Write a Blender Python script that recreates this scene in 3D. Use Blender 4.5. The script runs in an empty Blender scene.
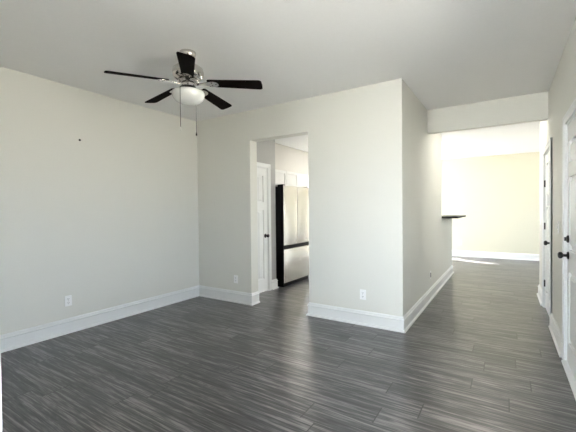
import bpy, bmesh, math, random
from mathutils import Vector, Matrix
PI = math.pi
sc = bpy.context.scene
C = sc.collection

# ------------------------------------------------------------------ camera
F_PX, YAW, PITCH, ROLL = 341.46, -0.5675, -0.0160, -0.0100
cam_d = bpy.data.cameras.new('camera')
cam = bpy.data.objects.new('camera', cam_d)
C.objects.link(cam)
fw = Vector((math.sin(YAW)*math.cos(PITCH), math.cos(YAW)*math.cos(PITCH), math.sin(PITCH)))
r0 = Vector((math.cos(YAW), -math.sin(YAW), 0))
u0 = r0.cross(fw)
rr = r0*math.cos(ROLL) + u0*math.sin(ROLL)
uu = -r0*math.sin(ROLL) + u0*math.cos(ROLL)
M = Matrix((rr, uu, -fw)).transposed().to_4x4()
M.translation = Vector((0.9416, -3.778, 1.3299))
cam.matrix_world = M
cam_d.sensor_fit = 'HORIZONTAL'
cam_d.sensor_width = 36.0
cam_d.lens = F_PX*36.0/576.0
cam_d.clip_start = 0.02
sc.camera = cam

# ------------------------------------------------------------------ world, sun, daylight at the windows, exposure
world = bpy.data.worlds.new('sky')
sc.world = world
world.use_nodes = True
wn = world.node_tree
bg = wn.nodes['Background']
bg.inputs['Strength'].default_value = 12.5
tcw = wn.nodes.new('ShaderNodeTexCoord'); sepw = wn.nodes.new('ShaderNodeSeparateXYZ')
rampw = wn.nodes.new('ShaderNodeValToRGB')           # sunlit ground below, cool sky above
mapw = wn.nodes.new('ShaderNodeMath'); mapw.operation = 'MULTIPLY_ADD'
mapw.inputs[1].default_value = 0.5; mapw.inputs[2].default_value = 0.5
wn.links.new(tcw.outputs['Generated'], sepw.inputs['Vector'])
wn.links.new(sepw.outputs['Z'], mapw.inputs[0]); wn.links.new(mapw.outputs[0], rampw.inputs['Fac'])
rampw.color_ramp.elements[0].position = 0.44; rampw.color_ramp.elements[0].color = (1.26, 1.17, 1.02, 1)
rampw.color_ramp.elements[1].position = 0.56; rampw.color_ramp.elements[1].color = (0.82, 0.93, 1.10, 1)
wn.links.new(rampw.outputs['Color'], bg.inputs['Color'])

def area(name, loc, direction, sx, sy, power, color):
    d = bpy.data.lights.new(name, 'AREA')
    d.shape = 'RECTANGLE'; d.size = sx; d.size_y = sy
    d.energy = power; d.color = color
    o = bpy.data.objects.new(name, d); C.objects.link(o)
    o.location = loc
    o.rotation_euler = Vector(direction).to_track_quat('-Z', 'Y').to_euler()
    return o

sun_d = bpy.data.lights.new('sun', 'SUN')
sun_d.energy = 170.0; sun_d.angle = 0.012; sun_d.color = (1.0, 0.95, 0.86)
sun = bpy.data.objects.new('sun', sun_d); C.objects.link(sun)
sun.rotation_euler = Vector((0.867, -0.497, -0.80)).to_track_quat('-Z', 'Y').to_euler()

def portal(name, loc, direction, sx, sy):             # tells the renderer where the sky comes in
    o = area(name, loc, direction, sx, sy, 1.0, (1, 1, 1)); o.data.cycles.is_portal = True
area('daylight_entry', (0.2, -6.68, 1.35), (0, 1, 0.12), 2.5, 1.9, 40, (1.0, 0.97, 0.92))
area('daylight_entry_sky', (0.2, -6.70, 2.0), (0, 1, -0.45), 2.2, 0.9, 150, (0.86, 0.94, 1.0))
area('kitchen_fill', (-1.45, 3.5, 2.70), (0, 0, -1), 0.5, 0.5, 48, (1.0, 0.95, 0.88))  # fill light without a fixture, added to brighten the kitchen
area('hall_fill', (0.69, 2.15, 2.70), (0, 0, -1), 0.35, 0.35, 13, (1.0, 0.96, 0.88))  # unseen fill light behind the header, added to lift the hall
portal('portal_far_side', (3.59, 5.55, 1.5), (-1, 0, 0), 1.1, 1.2)
area('daylight_far_room', (-3.36, 5.55, 1.3), (1, 0, 0.25), 2.1, 1.9, 130, (1.0, 0.98, 0.93))
portal('portal_entry', (0.1, -6.49, 1.35), (0, 1, 0), 2.3, 1.9)
portal('portal_side', (1.378+0.13, -2.15, 1.425), (-1, 0, 0), 1.6, 1.55)
portal('portal_far_room', (-3.21, 5.55, 1.3), (1, 0, 0), 2.0, 1.9)
portal('portal_kitchen', (-3.21, 3.6, 1.65), (1, 0, 0), 0.9, 1.0)

sc.view_settings.view_transform = 'Standard'
sc.view_settings.look = 'None'
sc.view_settings.exposure = 0.0
sc.view_settings.gamma = 1.0
sc.view_settings.use_curve_mapping = False

# ------------------------------------------------------------------ materials
def mat(name, col, rough=0.5, metal=0.0, bump=None, coat=0.0, spec=0.5):
    m = bpy.data.materials.new(name); m.use_nodes = True
    nt = m.node_tree; b = nt.nodes['Principled BSDF']
    b.inputs['Roughness'].default_value = rough
    b.inputs['Metallic'].default_value = metal
    b.inputs['Specular IOR Level'].default_value = spec
    b.inputs['Coat Weight'].default_value = coat
    tc = nt.nodes.new('ShaderNodeTexCoord')
    n = nt.nodes.new('ShaderNodeTexNoise')
    n.inputs['Scale'].default_value = bump[0] if bump else 6.0
    n.inputs['Detail'].default_value = 3
    nt.links.new(tc.outputs['Object'], n.inputs['Vector'])
    r = nt.nodes.new('ShaderNodeMix'); r.data_type = 'RGBA'
    r.inputs['A'].default_value = (*[c*0.97 for c in col], 1)
    r.inputs['B'].default_value = (*[min(1, c*1.02) for c in col], 1)
    nt.links.new(n.outputs['Fac'], r.inputs['Factor'])
    nt.links.new(r.outputs['Result'], b.inputs['Base Color'])
    if bump:
        bp = nt.nodes.new('ShaderNodeBump')
        bp.inputs['Strength'].default_value = bump[1]
        bp.inputs['Distance'].default_value = 0.002
        nt.links.new(n.outputs['Fac'], bp.inputs['Height'])
        nt.links.new(bp.outputs['Normal'], b.inputs['Normal'])
    return m

WALL = mat('wall_paint', (0.742, 0.735, 0.68), 0.55, bump=(90, 0.10), spec=0.3)
CEIL = mat('ceiling_paint', (0.92, 0.915, 0.90), 0.8, bump=(60, 0.12), spec=0.2)
FARWALL = mat('cream_wall_paint', (0.66, 0.64, 0.52), 0.6, bump=(90, 0.10), spec=0.3)
SOFFIT = mat('pale_wall_paint', (0.62, 0.60, 0.57), 0.55, bump=(90, 0.10), spec=0.3)
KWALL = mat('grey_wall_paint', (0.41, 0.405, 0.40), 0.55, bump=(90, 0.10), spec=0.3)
TRIM = mat('trim_paint', (0.80, 0.808, 0.80), 0.32)
DOORP = mat('door_paint', (0.84, 0.845, 0.83), 0.35)
CAB = mat('cabinet_paint', (0.80, 0.80, 0.78), 0.35)
PLATE = mat('plate_plastic', (0.90, 0.90, 0.89), 0.35)
SLOT = mat('dark_slot', (0.03, 0.03, 0.03), 0.6)
BLACK = mat('black_hardware', (0.018, 0.018, 0.018), 0.35, 0.3)
FBLACK = mat('fridge_black', (0.008, 0.008, 0.009), 0.6, spec=0.15)
CHROME = mat('polished_nickel', (0.62, 0.60, 0.57), 0.14, 1.0)
CHAIN = mat('chain_metal', (0.07, 0.065, 0.06), 0.4, 0.6)
FOB = mat('chain_fob', (0.85, 0.85, 0.80), 0.3)
STONE = mat('black_laminate', (0.010, 0.010, 0.010), 0.55, spec=0.15)
GLASSB = mat('frosted_glass', (0.86, 0.86, 0.82), 0.25, coat=0.4)

def steel_mat():
    m = mat('brushed_steel', (0.62, 0.60, 0.57), 0.24, 1.0)
    nt = m.node_tree; b = nt.nodes['Principled BSDF']
    tc = nt.nodes.new('ShaderNodeTexCoord'); mp = nt.nodes.new('ShaderNodeMapping')
    mp.inputs['Scale'].default_value = (300, 300, 2)
    n = nt.nodes.new('ShaderNodeTexNoise'); n.inputs['Scale'].default_value = 1.0
    bp = nt.nodes.new('ShaderNodeBump'); bp.inputs['Strength'].default_value = 0.05; bp.inputs['Distance'].default_value = 0.001
    nt.links.new(tc.outputs['Object'], mp.inputs['Vector']); nt.links.new(mp.outputs['Vector'], n.inputs['Vector'])
    nt.links.new(n.outputs['Fac'], bp.inputs['Height']); nt.links.new(bp.outputs['Normal'], b.inputs['Normal'])
    return m
STEEL = steel_mat()

def blade_mat():
    m = mat('espresso_wood', (0.022, 0.017, 0.015), 0.7, spec=0.02)
    nt = m.node_tree; b = nt.nodes['Principled BSDF']
    tc = nt.nodes.new('ShaderNodeTexCoord'); mp = nt.nodes.new('ShaderNodeMapping')
    mp.inputs['Scale'].default_value = (3, 60, 60)
    n = nt.nodes.new('ShaderNodeTexNoise'); n.inputs['Scale'].default_value = 1.0; n.inputs['Detail'].default_value = 4
    cr = nt.nodes.new('ShaderNodeValToRGB')
    cr.color_ramp.elements[0].color = (0.003, 0.0025, 0.0022, 1); cr.color_ramp.elements[1].color = (0.012, 0.008, 0.007, 1)
    nt.links.new(tc.outputs['Object'], mp.inputs['Vector']); nt.links.new(mp.outputs['Vector'], n.inputs['Vector'])
    nt.links.new(n.outputs['Fac'], cr.inputs['Fac']); nt.links.new(cr.outputs['Color'], b.inputs['Base Color'])
    return m
BLADE = blade_mat()

def glass_mat():
    m = bpy.data.materials.new('window_glass'); m.use_nodes = True
    nt = m.node_tree; b = nt.nodes['Principled BSDF']
    b.inputs['Base Color'].default_value = (0.95, 0.98, 1, 1)
    b.inputs['Roughness'].default_value = 0.0
    b.inputs['Transmission Weight'].default_value = 1.0
    b.inputs['IOR'].default_value = 1.01
    return m
GLASS = glass_mat()

def floor_mat():
    m = bpy.data.materials.new('vinyl_plank_floor'); m.use_nodes = True
    nt = m.node_tree; N = nt.nodes; L = nt.links; b = N['Principled BSDF']
    tc = N.new('ShaderNodeTexCoord'); sp = N.new('ShaderNodeSeparateXYZ')
    L.new(tc.outputs['Object'], sp.inputs['Vector'])
    def val(s, v):
        if hasattr(v, 'is_output'): L.new(v, s)
        else: s.default_value = v
    def mth(op, a, bb=0.0, c=0.0):
        n = N.new('ShaderNodeMath'); n.operation = op
        val(n.inputs[0], a); val(n.inputs[1], bb); val(n.inputs[2], c)
        return n.outputs[0]
    def mix(f, a, bb):
        n = N.new('ShaderNodeMix'); n.data_type = 'RGBA'
        val(n.inputs['Factor'], f)
        for k, v in (('A', a), ('B', bb)):
            if hasattr(v, 'is_output'): L.new(v, n.inputs[k])
            else: n.inputs[k].default_value = (*v, 1)
        return n.outputs['Result']
    def noise(vec, scale, detail=4.0, rough=0.55, dist=0.0):
        n = N.new('ShaderNodeTexNoise'); n.inputs['Scale'].default_value = scale
        n.inputs['Detail'].default_value = detail; n.inputs['Roughness'].default_value = rough
        n.inputs['Distortion'].default_value = dist
        L.new(vec, n.inputs['Vector']); return n.outputs['Fac']
    def comb(x, y, z):
        n = N.new('ShaderNodeCombineXYZ'); val(n.inputs[0], x); val(n.inputs[1], y); val(n.inputs[2], z); return n.outputs[0]
    def rnd(a, bb):
        n = N.new('ShaderNodeTexWhiteNoise'); n.noise_dimensions = '3D'; L.new(comb(a, bb, 3.3), n.inputs['Vector']); return n.outputs['Value']
    W, LEN = 0.19, 1.22
    v = mth('DIVIDE', mth('ADD', sp.outputs['Y'], 0.2+W*40), W)
    row = mth('FLOOR', v); fv = mth('FRACT', v)
    off = mth('MULTIPLY', rnd(row, 7.7), LEN)
    # rows whose joints can be read in the photograph
    for r_, x in ((39, 1.014), (38, 0.79), (37, 1.10), (36, 0.723), (35, 0.962), (34, 0.21), (33, 0.47)):
        is_r = mth('COMPARE', row, float(r_), 0.1)
        off = mth('ADD', mth('MULTIPLY', off, mth('SUBTRACT', 1.0, is_r)), mth('MULTIPLY', is_r, (-x) % LEN))
    u = mth('DIVIDE', mth('ADD', mth('ADD', sp.outputs['X'], off), LEN*20), LEN)
    colm = mth('FLOOR', u); fu = mth('FRACT', u)
    tone = rnd(row, colm); tone2 = rnd(colm, mth('ADD', row, 51.0))
    # grain runs along the plank, shifted per plank
    gx = mth('ADD', sp.outputs['X'], mth('MULTIPLY', tone, 37.0))
    gy = mth('ADD', sp.outputs['Y'], mth('MULTIPLY', tone2, 11.0))
    g1 = noise(comb(mth('MULTIPLY', gx, 2.0), mth('MULTIPLY', gy, 48.0), tone), 1.0, 5, 0.60, 0.5)
    g2 = noise(comb(mth('MULTIPLY', gx, 7.0), mth('MULTIPLY', gy, 150.0), tone2), 1.0, 4, 0.6, 0.2)
    g3 = noise(comb(mth('MULTIPLY', gx, 0.9), mth('MULTIPLY', gy, 8.0), tone), 1.0, 3, 0.5, 1.4)
    ring = mth('FRACT', mth('MULTIPLY', g3, 11.0))
    ring = mth('ABSOLUTE', mth('SUBTRACT', mth('MULTIPLY', ring, 2.0), 1.0))
    s = mth('ADD', 0.5, mth('MULTIPLY', mth('SUBTRACT', g1, 0.5), 1.8))
    s = mth('ADD', s, mth('MULTIPLY', mth('SUBTRACT', g2, 0.5), 0.9))
    s = mth('ADD', s, mth('MULTIPLY', mth('SUBTRACT', g3, 0.5), 0.55))
    s = mth('ADD', s, mth('MULTIPLY', mth('SUBTRACT', ring, 0.5), 0.12))
    s = mth('ADD', s, mth('MULTIPLY', mth('SUBTRACT', tone, 0.5), 0.10))
    cr = N.new('ShaderNodeValToRGB'); L.new(s, cr.inputs['Fac'])
    e = cr.color_ramp.elements
    e[0].position = 0.20; e[0].color = (0.005, 0.0054, 0.0070, 1)
    e[1].position = 0.82; e[1].color = (0.200, 0.189, 0.186, 1)
    x_ = e.new(0.5); x_.color = (0.047, 0.0458, 0.0485, 1)
    # thin dark joints
    du = mth('MULTIPLY', mth('MINIMUM', fu, mth('SUBTRACT', 1.0, fu)), LEN)
    dv = mth('MULTIPLY', mth('MINIMUM', fv, mth('SUBTRACT', 1.0, fv)), W)
    jl = mth('MULTIPLY', mth('LESS_THAN', dv, 0.0012), 0.7)
    je = mth('MULTIPLY', mth('LESS_THAN', du, 0.0038), 0.95)
    j = mth('MAXIMUM', jl, je)
    colr = mix(j, cr.outputs['Color'], (0.004, 0.004, 0.004))
    L.new(colr, b.inputs['Base Color'])
    b.inputs['Roughness'].default_value = 0.31
    b.inputs['Specular IOR Level'].default_value = 0.85
    bp = N.new('ShaderNodeBump'); bp.inputs['Strength'].default_value = 0.15; bp.inputs['Distance'].default_value = 0.001
    L.new(mth('MULTIPLY', j, -1.0), bp.inputs['Height'])
    L.new(bp.outputs['Normal'], b.inputs['Normal'])
    return m
FLOOR = floor_mat()

# ------------------------------------------------------------------ builders
def add_box(bm, lo, hi, bev=0.0, seg=2):
    vs = [bm.verts.new((x, y, z)) for x in (lo[0], hi[0]) for y in (lo[1], hi[1]) for z in (lo[2], hi[2])]
    q = ((0,1,3,2), (4,6,7,5), (0,4,5,1), (2,3,7,6), (0,2,6,4), (1,5,7,3))
    fs = [bm.faces.new([vs[i] for i in f]) for f in q]
    if bev:
        es = {e for f in fs for e in f.edges}
        bmesh.ops.bevel(bm, geom=list(es), offset=bev, segments=seg, affect='EDGES', profile=0.7)

def add_lathe(bm, prof, center=(0, 0, 0), axis='Z', seg=40):
    rings = []
    for r, h in prof:
        ring = []
        for k in range(seg):
            a = 2*PI*k/seg
            p = (r*math.cos(a), r*math.sin(a), h)
            if axis == 'X': p = (p[2], p[0], p[1])
            if axis == 'Y': p = (p[1], p[2], p[0])
            ring.append(bm.verts.new(Vector(center)+Vector(p)))
        rings.append(ring)
    for a, b in zip(rings, rings[1:]):
        for k in range(seg):
            bm.faces.new((a[k], a[(k+1) % seg], b[(k+1) % seg], b[k]))
    bm.faces.new(rings[0][::-1]); bm.faces.new(rings[-1])

def add_tube(bm, pts, r, seg=8):
    pts = [Vector(p) for p in pts]; rings = []
    for i, p in enumerate(pts):
        d = (pts[min(i+1, len(pts)-1)]-pts[max(i-1, 0)]).normalized()
        a = d.orthogonal().normalized(); b = d.cross(a)
        if rings:
            a = (prev - d*prev.dot(d)).normalized(); b = d.cross(a)
        prev = a
        rings.append([bm.verts.new(p+(a*math.cos(2*PI*k/seg)+b*math.sin(2*PI*k/seg))*r) for k in range(seg)])
    for a, b in zip(rings, rings[1:]):
        for k in range(seg):
            bm.faces.new((a[k], a[(k+1) % seg], b[(k+1) % seg], b[k]))
    bm.faces.new(rings[0][::-1]); bm.faces.new(rings[-1])

def obj(name, bm, m, parent=None, smooth=None, loc=None):
    bmesh.ops.recalc_face_normals(bm, faces=bm.faces[:])
    me = bpy.data.meshes.new(name); bm.to_mesh(me); bm.free()
    me.materials.append(m)
    o = bpy.data.objects.new(name, me); C.objects.link(o)
    if parent: o.parent = parent
    if loc: o.location = loc
    if smooth is not None:
        me.shade_smooth()
        me.set_sharp_from_angle(angle=math.radians(smooth))
    return o

def struct(name, bm, m, label=None, cat=None, smooth=None):
    o = obj(name, bm, m, smooth=smooth); o['kind'] = 'structure'
    if label: o['label'] = label; o['category'] = cat
    return o

def thing(name, label, cat, loc=(0, 0, 0), group=None, rotz=0.0):
    o = bpy.data.objects.new(name, None); C.objects.link(o)
    o.empty_display_size = 0.05
    o.location = loc; o.rotation_euler = (0, 0, rotz)
    o['label'] = label; o['category'] = cat
    if group: o['group'] = group
    return o

def boxes(lst, bev=0.0):
    bm = bmesh.new()
    for lo, hi in lst: add_box(bm, lo, hi, bev)
    return bm

def wall(name, axis, t0, t1, a0, a1, opens=(), z0=0.0, z1=None, label=None, m=None):
    """a wall with openings (a, b, low, high): axis is the direction it runs in"""
    z1 = H if z1 is None else z1
    segs = []; cur = a0
    for a, b, lo, hi in sorted(opens):
        if a > cur: segs.append((cur, a, z0, z1))
        if lo > z0: segs.append((a, b, z0, lo))
        if hi < z1: segs.append((a, b, hi, z1))
        cur = b
    if cur < a1: segs.append((cur, a1, z0, z1))
    bm = bmesh.new()
    for a, b, lo, hi in segs:
        if axis == 'X': add_box(bm, (a, t0, lo), (b, t1, hi))
        else: add_box(bm, (t0, a, lo), (t1, b, hi))
    return struct(name, bm, m or WALL, label, 'wall')

H = 2.74
A, WX, YC, YE = -3.145, 1.378, 1.426, 6.87      # left wall, right wall, header, far wall
XL, XR, HO = -2.091, -1.156, 2.322              # opening to the kitchen
WT = 0.155                                      # thickness of the back wall
YF0, YF1 = -3.52, -3.40                         # front partition beside the camera
KX = -3.10                                      # wall behind the refrigerator
PX = -2.38                                      # pantry wall
PY = 1.04

# ------------------------------------------------------------------ shell
bm = bmesh.new(); add_box(bm, (A-0.3, -6.7, -0.08), (3.7, YE+0.2, 0.0))
struct('floor', bm, FLOOR, 'dark grey wood-look plank floor running through all the rooms', 'floor')
bm = bmesh.new(); add_box(bm, (A-0.3, -6.7, H), (3.7, YE+0.2, H+0.1))
struct('ceiling', bm, CEIL, 'smooth white ceiling over the empty rooms', 'ceiling')

wall('wall_left', 'Y', A-0.12, A, -6.5, WT, label='bare off-white wall on the left')
wall('wall_back', 'X', 0.0, WT, A, 0.0, [(XL, XR, 0.0, HO)], label='off-white wall with the tall opening to the kitchen')
wall('wall_hall', 'Y', -0.12, 0.0, WT, 2.68, label='off-white wall along the left of the hall')
wall('wall_bar', 'Y', -0.12, 0.0, 2.68, 4.05, z1=1.165, label='half wall carrying the black bar ledge')
wall('wall_header', 'X', YC, YC+0.09, 0.0, WX, z0=2.41, label='dropped off-white header across the hall ceiling')
wall('wall_right', 'Y', WX, WX+0.14, -6.5, 2.68,
     [(-2.95, -1.35, 0.65, 2.2), (-0.955, -0.035, 0.0, 2.04), (1.065, 1.885, 0.0, 2.035)], label='off-white wall with the two white doors on the right')
wall('wall_far', 'X', YE, YE+0.12, A-0.12, 3.6, [(-1.72, -1.13, 0.02, 2.05)], label='bright cream wall at the end of the hall', m=FARWALL)
wall('wall_kitchen', 'Y', KX-0.12, KX, PY, YE, [(3.15, 4.05, 1.15, 2.15), (4.55, 6.55, 0.35, 2.25)], label='pale wall behind the refrigerator', m=SOFFIT)
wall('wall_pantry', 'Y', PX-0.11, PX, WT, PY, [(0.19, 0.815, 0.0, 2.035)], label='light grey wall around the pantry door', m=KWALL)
wall('wall_far_right', 'Y', 3.48, 3.6, 2.68, YE, [(5.0, 6.1, 0.9, 2.1)], label='far right wall of the bright end room')
wall('wall_return', 'X', 2.56, 2.68, WX+0.14, 3.6, label='wall turning off behind the closet')
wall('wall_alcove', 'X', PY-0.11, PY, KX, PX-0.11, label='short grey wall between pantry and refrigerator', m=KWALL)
wall('wall_front', 'X', YF0, YF1, A, -0.306, label='partition beside the camera')
wall('wall_entry', 'X', -6.5, -6.38, A, WX, [(-1.05, 1.25, 0.4, 2.3)], label='wall with the large window behind the camera')

# ------------------------------------------------------------------ windows (daylight comes in here, outside the picture)
def window(name, axis, t, a0, a1, z0, z1, nx, label):
    bm = bmesh.new(); w = 0.05
    def bx(a, b, lo, hi):
        if axis == 'X': add_box(bm, (a, t-0.02, lo), (b, t+0.02, hi))
        else: add_box(bm, (t-0.02, a, lo), (t+0.02, b, hi))
    bx(a0, a1, z0, z0+w); bx(a0, a1, z1-w, z1)
    for k in range(nx+1):
        c = a0+w/2+(a1-a0-w)*k/nx
        bx(c-w/2, c+w/2, z0+w, z1-w)
    o = struct(name, bm, TRIM, label, 'window')
    bm = bmesh.new()
    if axis == 'X': add_box(bm, (a0+w, t-0.003, z0+w), (a1-w, t+0.003, z1-w))
    else: add_box(bm, (t-0.003, a0+w, z0+w), (t+0.003, a1-w, z1-w))
    g = obj('pane', bm, GLASS, o)
    return o
window('window_1', 'X', -6.44, -1.05, 1.25, 0.4, 2.3, 2, 'wide white window behind the camera')
window('window_2', 'Y', KX-0.06, 4.55, 6.55, 0.35, 2.25, 2, 'large white window lighting the far room')
window('window_3', 'Y', KX-0.06, 3.15, 4.05, 1.15, 2.15, 1, 'small white window in the kitchen wall')
window('added_window_5', 'Y', 3.54, 5.0, 6.1, 0.9, 2.1, 1, 'white window added on the right of the far room to bring in light')  # unseen, added to brighten the half wall and the hall end
window('added_window_4', 'Y', WX+0.07, -2.95, -1.35, 0.65, 2.2, 2, 'white window added in the right wall beside the camera to bring in light')  # unseen, added to throw more light on the hall and left walls

# ------------------------------------------------------------------ baseboards: one profile swept with mitred corners
BASE = [(0.0, 0.0), (0.033, 0.0), (0.033, 0.007), (0.030, 0.015), (0.024, 0.021), (0.0165, 0.023), (0.0155, 0.118), (0.019, 0.122), (0.021, 0.128),
        (0.019, 0.134), (0.013, 0.138), (0.011, 0.150), (0.007, 0.158), (0.003, 0.162), (0.0, 0.163)]
def sweep(name, pts, side, label, prof=BASE):
    """pts in plan; side +1 puts the moulding to the left of the walking direction"""
    pts = [Vector((p[0], p[1])) for p in pts]; nrm = []
    for a, b in zip(pts, pts[1:]):
        d = (b-a).normalized(); nrm.append(Vector((-d.y, d.x))*side)
    bm = bmesh.new(); rings = []
    for i, p in enumerate(pts):
        n0 = nrm[max(i-1, 0)]; n1 = nrm[min(i, len(nrm)-1)]
        mvec = (n0+n1)/(1.0+n0.dot(n1))
        rings.append([bm.verts.new((p.x+mvec.x*d, p.y+mvec.y*d, z)) for d, z in prof])
    n = len(prof)
    for a, b in zip(rings, rings[1:]):
        for k in range(n):
            bm.faces.new((a[k], a[(k+1) % n], b[(k+1) % n], b[k]))
    bm.faces.new(rings[0][::-1]); bm.faces.new(rings[-1])
    return struct(name, bm, TRIM, label, 'baseboard')

sweep('baseboard_left', [(A, YF1), (A, 0.0)], -1, 'white baseboard along the bare left wall')
sweep('baseboard_back', [(A, 0.0), (XL, 0.0), (XL, WT)], -1, 'white baseboard left of the kitchen opening')
sweep('baseboard_hall', [(XR, WT), (XR, 0.0), (0.0, 0.0), (0.0, 4.05), (-0.12, 4.05)], -1, 'white baseboard wrapping the corner into the hall')
sweep('baseboard_right', [(WX, 0.985), (WX, 0.06)], -1, 'white baseboard between the two right-hand doors')
sweep('baseboard_end', [(WX+0.14, 2.68), (WX, 2.68), (WX, 1.97)], -1, 'white baseboard beyond the far hall door')
sweep('baseboard_far', [(-1.13, YE), (3.48, YE)], -1, 'white baseboard along the bright end wall')
sweep('baseboard_pantry', [(PX, 0.885), (PX, PY), (PX-0.11, PY)], -1, 'white baseboard beside the pantry door')

# ------------------------------------------------------------------ door casings, doors
def casing(name, axis, face, out, a0, a1, top, w, t, label):
    """three mitre-less boards with a raised outer bead round an opening a0..a1"""
    bm = bmesh.new()
    def bx(a, b, lo, hi, tt):
        x0, x1 = sorted((face, face+out*tt))
        if axis == 'Y': add_box(bm, (x0, a, lo), (x1, b, hi), 0.003)
        else: add_box(bm, (a, x0, lo), (b, x1, hi), 0.003)
    bx(a0-w, a0, 0.0, top+w, t*0.8); bx(a1, a1+w, 0.0, top+w, t*0.8); bx(a0, a1, top, top+w, t*0.8)
    bx(a0-w, a0-w+0.022, 0.0, top+w, t); bx(a1+w-0.022, a1+w, 0.0, top+w, t); bx(a0-w, a1+w, top+w-0.022, top+w, t)
    return struct(name, bm, TRIM, label, 'trim')

def panel_door(name, fx, y0, y1, z0, z1, rows, out, label, th=0.04, stile=0.11, mull=0.10):
    """door leaf in an x = fx plane, face looking along out; rows of two raised panels each"""
    bm = bmesh.new(); back = fx-out*th
    dpt = 0.017
    xs = [y0, y0+stile, (y0+y1)/2-mull/2, (y0+y1)/2+mull/2, y1-stile, y1]
    rec = []
    for lo, hi in rows: rec += [(xs[1], xs[2], lo, hi), (xs[3], xs[4], lo, hi)]
    def bx(a, b, lo, hi, f0, f1, bev=0.0):
        x0, x1 = sorted((f0, f1)); add_box(bm, (x0, a, lo), (x1, b, hi), bev)
    bx(y0, y1, z0, z1, back, fx-out*dpt)                       # core
    bx(xs[0], xs[1], z0, z1, fx-out*dpt, fx); bx(xs[4], xs[5], z0, z1, fx-out*dpt, fx)
    zs = [z0] + [v for r in rows for v in r] + [z1]
    for lo, hi in zip(zs[0::2], zs[1::2]): bx(xs[1], xs[4], lo, hi, fx-out*dpt, fx)
    for lo, hi in rows: bx(xs[2], xs[3], lo, hi, fx-out*dpt, fx)
    for a, b, lo, hi in rec:                                   # raised field with sloping margin
        g = 0.018; s = 0.03
        x0 = fx-out*dpt; x1 = fx-out*0.002
        o4 = [bm.verts.new((x0, *p)) for p in ((a+g, lo+g), (b-g, lo+g), (b-g, hi-g), (a+g, hi-g))]
        i4 = [bm.verts.new((x1, *p)) for p in ((a+g+s, lo+g+s), (b-g-s, lo+g+s), (b-g-s, hi-g-s), (a+g+s, hi-g-s))]
        for k in range(4): bm.faces.new((o4[k], o4[(k+1) % 4], i4[(k+1) % 4], i4[k]))
        bm.faces.new(i4)
    return struct(name, bm, DOORP, label, 'door')

def knob(parent, fx, y, z, out, name='door_knob'):
    bm = bmesh.new()
    prof = [(0.004, 0.0), (0.033, 0.0), (0.033, 0.006), (0.026, 0.011), (0.012, 0.014), (0.011, 0.034),
            (0.017, 0.038), (0.026, 0.046), (0.0285, 0.056), (0.025, 0.066), (0.014, 0.072), (0.003, 0.073)]
    add_lathe(bm, [(r, out*h) for r, h in prof], (fx, y, z), 'X', 24)
    o = obj(name, bm, BLACK, parent, smooth=40); o['label'] = 'black round door knob'
    return o

def hinge(parent, fx, y, z, out):
    bm = bmesh.new()
    add_lathe(bm, [(0.007, -0.045), (0.008, -0.044), (0.008, 0.044), (0.007, 0.045)], (fx+out*0.008, y, z), 'Z', 12)
    add_box(bm, (min(fx, fx+out*0.003), y-0.03, z-0.044), (max(fx, fx+out*0.003), y+0.012, z+0.044))
    o = obj('hinge', bm, BLACK, parent, smooth=40); o['label'] = 'black door hinge'

def jamb(name, x0, x1, y0, y1, top, label):
    bm = bmesh.new(); t = 0.012
    add_box(bm, (x0, y0, 0.0), (x1, y0+t, top)); add_box(bm, (x0, y1-t, 0.0), (x1, y1, top)); add_box(bm, (x0, y0+t, top-t), (x1, y1-t, top))
    return struct(name, bm, TRIM, label, 'trim')

# front door, nearest on the right wall
FX = WX+0.008
d1 = panel_door('door_1', FX, -0.94, -0.05, 0.025, 2.025, [(0.20, 0.80), (0.98, 1.585), (1.70, 1.88)], -1,
                'white six-panel entry door with black knob and deadbolt', th=0.045, stile=0.085, mull=0.13)
knob(d1, FX, -0.115, 0.93, -1)
bm = bmesh.new()
add_lathe(bm, [(0.004, 0), (0.031, 0), (0.031, -0.008), (0.025, -0.014), (0.010, -0.017), (0.003, -0.018)], (FX, -0.115, 1.068), 'X', 24)
add_box(bm, (FX-0.030, -0.119, 1.052), (FX-0.014, -0.111, 1.084), 0.002)
obj('deadbolt', bm, BLACK, d1, smooth=40)['label'] = 'black deadbolt with thumb turn'
jamb('trim_1', WX, WX+0.14, -0.955, -0.035, 2.04, 'white jamb of the entry door')
casing('trim_2', 'Y', WX, -1, -0.955, -0.035, 2.04, 0.07, 0.018, 'white casing round the entry door')
bm = bmesh.new(); add_box(bm, (WX-0.030, -0.945, 0.0), (WX+0.14, -0.045, 0.020), 0.004)
struct('trim_3', bm, TRIM, 'white threshold under the entry door', 'trim')

# closet door further along the right wall
d2 = panel_door('door_2', FX, 1.08, 1.87, 0.014, 2.02, [(0.22, 1.34), (1.47, 1.90)], -1,
                'white panelled closet door with black hinges and knob further down the hall', th=0.035)
knob(d2, FX, 1.145, 0.925, -1)
for z in (0.33, 1.09, 1.65): hinge(d2, FX, 1.872, z, -1)
jamb('trim_4', WX, WX+0.14, 1.065, 1.885, 2.035, 'white jamb of the closet door')
casing('trim_5', 'Y', WX, -1, 1.065, 1.885, 2.035, 0.075, 0.020, 'white casing round the closet door')

# pantry door in the kitchen
d3 = panel_door('door_3', PX-0.006, 0.205, 0.80, 0.012, 2.02, [(0.22, 1.34), (1.47, 1.90)], 1,
                'white panelled pantry door seen through the kitchen opening', th=0.035, stile=0.095, mull=0.08)
knob(d3, PX-0.006, 0.745, 0.92, 1)
jamb('trim_6', PX-0.11, PX, 0.19, 0.815, 2.035, 'white jamb of the pantry door')
casing('trim_7', 'Y', PX, 1, 0.19, 0.815, 2.035, 0.065, 0.018, 'white casing round the pantry door')
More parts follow.
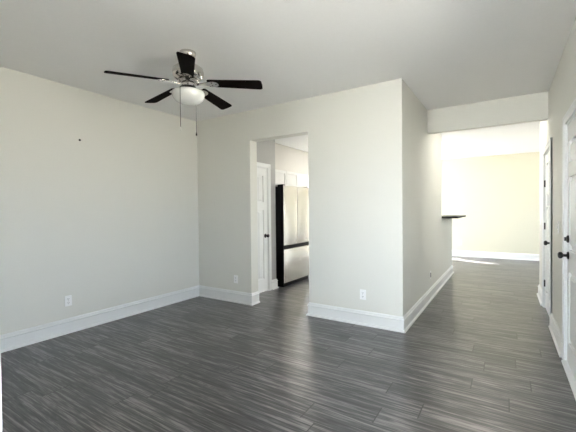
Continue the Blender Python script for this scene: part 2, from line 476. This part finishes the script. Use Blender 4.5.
# white end of the partition beside the camera
bm = bmesh.new(); add_box(bm, (-0.306, YF0, 0.0), (-0.288, YF1, H))
struct('trim_8', bm, TRIM, 'white jamb at the left edge of the picture', 'trim')

# ------------------------------------------------------------------ ceiling fan
FXc, FYc = -1.4355, -1.675
fan = thing('ceiling_fan', 'dark five-blade ceiling fan with nickel motor and white glass bowl light', 'ceiling fan', (FXc, FYc, H))
bm = bmesh.new(); add_lathe(bm, [(0.01, 0.0), (0.070, 0.0), (0.072, -0.012), (0.066, -0.035), (0.050, -0.056), (0.026, -0.064), (0.01, -0.064)])
obj('canopy', bm, CHROME, fan, smooth=50)
bm = bmesh.new(); add_lathe(bm, [(0.005, -0.06), (0.017, -0.06), (0.017, -0.15), (0.005, -0.15)], seg=20)
obj('downrod', bm, CHROME, fan, smooth=50)
bm = bmesh.new(); add_lathe(bm, [(0.01, -0.118), (0.060, -0.120), (0.105, -0.128), (0.130, -0.148), (0.137, -0.178), (0.132, -0.206),
                                 (0.118, -0.228), (0.095, -0.241), (0.02, -0.244)], seg=56)
obj('motor_housing', bm, CHROME, fan, smooth=40)
bm = bmesh.new(); add_lathe(bm, [(0.01, -0.244), (0.086, -0.245), (0.090, -0.262), (0.080, -0.274), (0.062, -0.280), (0.062, -0.304), (0.01, -0.306)], seg=40)
obj('flywheel', bm, CHROME, fan, smooth=40)
bm = bmesh.new(); add_lathe(bm, [(0.01, -0.304), (0.066, -0.304), (0.070, -0.309), (0.070, -0.332), (0.086, -0.338), (0.088, -0.346), (0.01, -0.348)], seg=40)
obj('light_fitter', bm, BLACK, fan, smooth=40)
bm = bmesh.new()
prof = [(0.01, -0.342), (0.104, -0.342), (0.126, -0.346), (0.139, -0.354), (0.142, -0.365)]
for k in range(1, 13):
    a = k/12*PI/2
    prof.append((max(0.004, 0.142*math.cos(a)**0.8), -0.365-0.092*math.sin(a)))
add_lathe(bm, prof, seg=56)
obj('light_bowl', bm, GLASSB, fan, smooth=60)['label'] = 'white frosted glass bowl'

def blade_bm():
    bm = bmesh.new()
    out = []
    R0, R1, w0, w1 = 0.175, 0.662, 0.050, 0.066
    for k in range(7):                                   # rounded tip
        a = -PI/2+PI*k/6
        out.append((R1-0.028+0.028*math.cos(a), (w1-0.028)*(1 if a > 0 else -1 if a < 0 else 0)+0.028*math.sin(a)))
    out = [(R0, -w0+0.012), (R0+0.012, -w0)] + out + [(R0+0.012, w0), (R0, w0-0.012)]
    lo = [bm.verts.new((x, y, -0.003)) for x, y in out]; hi = [bm.verts.new((x, y, 0.003)) for x, y in out]
    n = len(out)
    for k in range(n): bm.faces.new((lo[k], lo[(k+1) % n], hi[(k+1) % n], hi[k]))
    bm.faces.new(lo[::-1]); bm.faces.new(hi)
    return bm
def iron_bm():
    bm = bmesh.new()
    out = [(0.078, 0.012), (0.12, 0.013), (0.16, 0.021), (0.20, 0.036), (0.235, 0.040), (0.262, 0.030), (0.275, 0.010)]
    out = out + [(x, -y) for x, y in out[::-1]]
    def zz(x): return -0.004 - 0.010*max(0, (0.17-x)/0.09)
    lo = [bm.verts.new((x, y, zz(x)-0.006)) for x, y in out]; hi = [bm.verts.new((x, y, zz(x))) for x, y in out]
    n = len(out)
    for k in range(n): bm.faces.new((lo[k], lo[(k+1) % n], hi[(k+1) % n], hi[k]))
    bm.faces.new(lo[::-1]); bm.faces.new(hi)
    for p in ((0.215, 0.018), (0.215, -0.018), (0.25, 0.0)):
        add_lathe(bm, [(0.001, -0.010), (0.005, -0.010), (0.006, -0.014), (0.001, -0.015)], (p[0], p[1], 0), seg=10)
    return bm
bz = -0.266
AZ0 = 0.511
for k in range(5):
    az = AZ0 + k*2*PI/5
    rot = Matrix.Translation((0, 0, bz)) @ Matrix.Rotation(az, 4, 'Z') @ Matrix.Rotation(math.radians(3.6), 4, 'Y') @ Matrix.Rotation(math.radians(-13), 4, 'X')
    if k == 0:
        b0 = obj('blade', blade_bm(), BLADE, fan); i0 = obj('blade_iron', iron_bm(), CHROME, fan, smooth=40)
        b, i_ = b0, i0
    else:
        b = b0.copy(); C.objects.link(b); i_ = i0.copy(); C.objects.link(i_)
        b.parent = fan; i_.parent = fan
    b.matrix_local = rot; i_.matrix_local = rot
for (dx, dy, ztop, zbot, fm) in ((0.0537, -0.1355, -0.343, -0.690, FOB), (-0.0537, 0.1355, -0.343, -0.668, BLACK)):
    bm = bmesh.new()
    add_tube(bm, [(dx*0.45, dy*0.45, ztop), (dx*0.95, dy*0.95, ztop), (dx*1.02, dy*1.02, ztop-0.006), (dx*1.02, dy*1.02, ztop-0.03), (dx*1.02, dy*1.02, zbot)], 0.0026, 6)
    ch = obj('pull_chain', bm, CHAIN, fan, smooth=60)
    bm = bmesh.new()
    add_lathe(bm, [(0.001, 0.0), (0.003, -0.002), (0.0065, -0.018), (0.0075, -0.028), (0.005, -0.036), (0.001, -0.038)], (dx*1.02, dy*1.02, zbot), seg=14)
    obj('fob', bm, fm, ch, smooth=60)

# ------------------------------------------------------------------ refrigerator (front looks along +x)
FRX, FY0, FY1, FZ = -2.275, 1.135, 2.05, 1.765
fr = thing('refrigerator', 'stainless French-door refrigerator with black side in the kitchen', 'refrigerator', (-2.7, (FY0+FY1)/2, 0))
def fobj(name, lst, m, bev=0.0, parent=None, smooth=None):
    bm = bmesh.new()
    for lo, hi in lst:
        add_box(bm, (lo[0]+2.7, lo[1]-(FY0+FY1)/2, lo[2]), (hi[0]+2.7, hi[1]-(FY0+FY1)/2, hi[2]), bev)
    return obj(name, bm, m, parent or fr, smooth=smooth)
fobj('body', [((-3.06, FY0, 0.03), (FRX-0.075, FY1, 1.75))], FBLACK, 0.004)['label'] = 'black cabinet sides'
fobj('toe_grille', [((-2.95, FY0+0.02, 0.0), (FRX-0.035, FY1-0.02, 0.07))], FBLACK)
ym = (FY0+FY1)/2
for s, (a, b) in ((1, (FY0+0.001, ym-0.007)), (-1, (ym+0.007, FY1-0.001))):
    d = fobj('door', [((FRX-0.010, a, 0.725), (FRX, b, FZ))], STEEL, 0.004, smooth=35)
    d['label'] = 'brushed stainless upper door'
    fobj('door_liner', [((FRX-0.072, a+0.001, 0.727), (FRX-0.010, b-0.001, FZ-0.002))], FBLACK, parent=d)
dr = fobj('freezer_drawer', [((FRX-0.010, FY0+0.001, 0.075), (FRX, FY1-0.001, 0.655))], STEEL, 0.004, smooth=35)
dr['label'] = 'brushed stainless bottom drawer'
fobj('drawer_liner', [((FRX-0.072, FY0+0.002, 0.077), (FRX-0.010, FY1-0.002, 0.653))], FBLACK, parent=dr)
fobj('handle_channel', [((FRX-0.075, FY0+0.002, 0.650), (FRX-0.020, FY1-0.002, 0.735))], FBLACK)['label'] = 'black recessed grip channel'
for y in (FY0+0.05, FY1-0.05):
    fobj('hinge_cover', [((FRX-0.14, y-0.03, 1.75), (FRX-0.02, y+0.03, 1.785))], FBLACK, 0.006)

# ------------------------------------------------------------------ wall cabinets
def cabinet(y0, y1, z0, z1, label, x0=KX, x1=-2.80):
    c = thing('wall_cabinet', label, 'cabinet', (x0, (y0+y1)/2, z0), 'white kitchen wall cabinets')
    o = Vector((x0, (y0+y1)/2, z0))
    bm = bmesh.new(); add_box(bm, Vector((x0, y0, z0))-o, Vector((x1-0.021, y1, z1))-o)
    obj('carcass', bm, CAB, c)
    ymid = (y0+y1)/2
    for a, b in ((y0+0.003, ymid-0.002), (ymid+0.002, y1-0.003)):
        bm = bmesh.new(); f = 0.057; xf = x1; xb = x1-0.020
        def bx(ya, yb, za, zb, xa, xc, bev=0.0015): add_box(bm, Vector((xa, ya, za))-o, Vector((xc, yb, zb))-o, bev, 1)
        bx(a, a+f, z0+0.003, z1-0.003, xb, xf); bx(b-f, b, z0+0.003, z1-0.003, xb, xf)
        bx(a+f, b-f, z0+0.003, z0+f, xb, xf); bx(a+f, b-f, z1-f, z1-0.003, xb, xf)
        bx(a+f, b-f, z0+f, z1-f, xb, xf-0.011, 0)
        obj('door', bm, CAB, c)
    return c
cabinet(1.135, 2.05, 1.815, 2.13, 'white shaker cabinet right above the refrigerator')
cabinet(2.05, 2.96, 1.37, 2.13, 'white shaker cabinet beyond the refrigerator')

# ------------------------------------------------------------------ bar ledge on the half wall
bm = bmesh.new(); add_box(bm, (-0.17, 2.70, 1.166), (0.255, 4.09, 1.197), 0.005)
o = obj('bar_ledge', bm, STONE, smooth=40)
o['label'] = 'black bar ledge jutting over the hall from the half wall'; o['category'] = 'ledge'

# ------------------------------------------------------------------ outlets and switches (local: face looks along -y)
def outlet(loc, rotz, label):
    t = thing('outlet', label, 'outlet', loc, None, rotz)
    bm = bmesh.new(); add_box(bm, (-0.036, -0.006, -0.058), (0.036, 0.0, 0.058), 0.003)
    obj('plate', bm, PLATE, t)
    for z in (0.021, -0.021):
        bm = bmesh.new(); add_lathe(bm, [(0.002, -0.004), (0.0165, -0.004), (0.0165, -0.0085), (0.002, -0.0085)], (0, 0, z), 'Y', 20)
        r = obj('receptacle', bm, PLATE, t)
        bm = bmesh.new()
        for x, hh in ((-0.0065, 0.006), (0.0065, 0.005)): add_box(bm, (x-0.0016, -0.0092, z+0.002-hh), (x+0.0016, -0.0080, z+0.002+hh))
        add_lathe(bm, [(0.0005, -0.0080), (0.0026, -0.0080), (0.0026, -0.0092), (0.0005, -0.0092)], (0, 0, z-0.010), 'Y', 10)
        obj('slots', bm, SLOT, r)
    bm = bmesh.new(); add_lathe(bm, [(0.0005, -0.005), (0.003, -0.005), (0.0025, -0.0075), (0.0005, -0.008)], (0, 0, 0), 'Y', 10)
    obj('screw', bm, CHROME, t)
    return t
outlet((A, -1.915, 0.355), PI/2, 'white duplex outlet low on the bare left wall')
outlet((-2.378, 0.0, 0.335), 0, 'white outlet between the room corner and the kitchen opening')
outlet((-0.449, 0.0, 0.350), 0, 'white outlet on the wall right of the kitchen opening')
t = thing('wall_plate', 'white wall plate with a dark insert low on the left side of the hall', 'wall plate', (0.0, 1.60, 0.355), None, PI/2)
bm = bmesh.new(); add_box(bm, (-0.036, -0.006, -0.058), (0.036, 0.0, 0.058), 0.003)
obj('plate', bm, PLATE, t)
bm = bmesh.new(); add_box(bm, (-0.0165, -0.009, -0.034), (0.0165, -0.004, 0.034), 0.001)
obj('insert', bm, SLOT, t)['label'] = 'dark grey insert'
outlet((-0.124, YE, 0.375), 0, 'white outlet on the bright end wall of the hall')

def switch(loc, rotz, label):
    t = thing('light_switch', label, 'light switch', loc, None, rotz)
    bm = bmesh.new(); add_box(bm, (-0.036, -0.006, -0.058), (0.036, 0.0, 0.058), 0.003)
    obj('plate', bm, PLATE, t)
    bm = bmesh.new(); add_box(bm, (-0.0055, -0.016, -0.004), (0.0055, -0.004, 0.014), 0.002)
    obj('toggle', bm, PLATE, t)
    for z in (0.03, -0.03):
        bm = bmesh.new(); add_lathe(bm, [(0.0005, -0.005), (0.003, -0.005), (0.0025, -0.0075), (0.0005, -0.008)], (0, 0, z), 'Y', 10)
        obj('screw', bm, CHROME, t)
    return t
switch((WX, 0.44, 1.140), -PI/2, 'white toggle switch on the wall between the two hall doors')
switch((WX, 2.46, 1.145), -PI/2, 'white toggle switch beyond the closet door near the bright end wall')

bm = bmesh.new(); add_box(bm, (WX-0.048, 1.0, 1.355), (WX-0.0205, 1.055, 1.475), 0.004)
o = obj('sensor_box', bm, PLATE, smooth=40)
o['label'] = 'small white plastic box fixed to the closet door casing'; o['category'] = 'box'

bm = bmesh.new(); add_lathe(bm, [(0.001, 0.0), (0.012, 0.0), (0.013, 0.004), (0.010, 0.010), (0.004, 0.013), (0.001, 0.013)], (A, -1.76, 2.155), 'X', 18)
o = obj('wall_anchor', bm, BLACK, smooth=40)
o['label'] = 'tiny black screw anchor high on the bare left wall'; o['category'] = 'anchor'
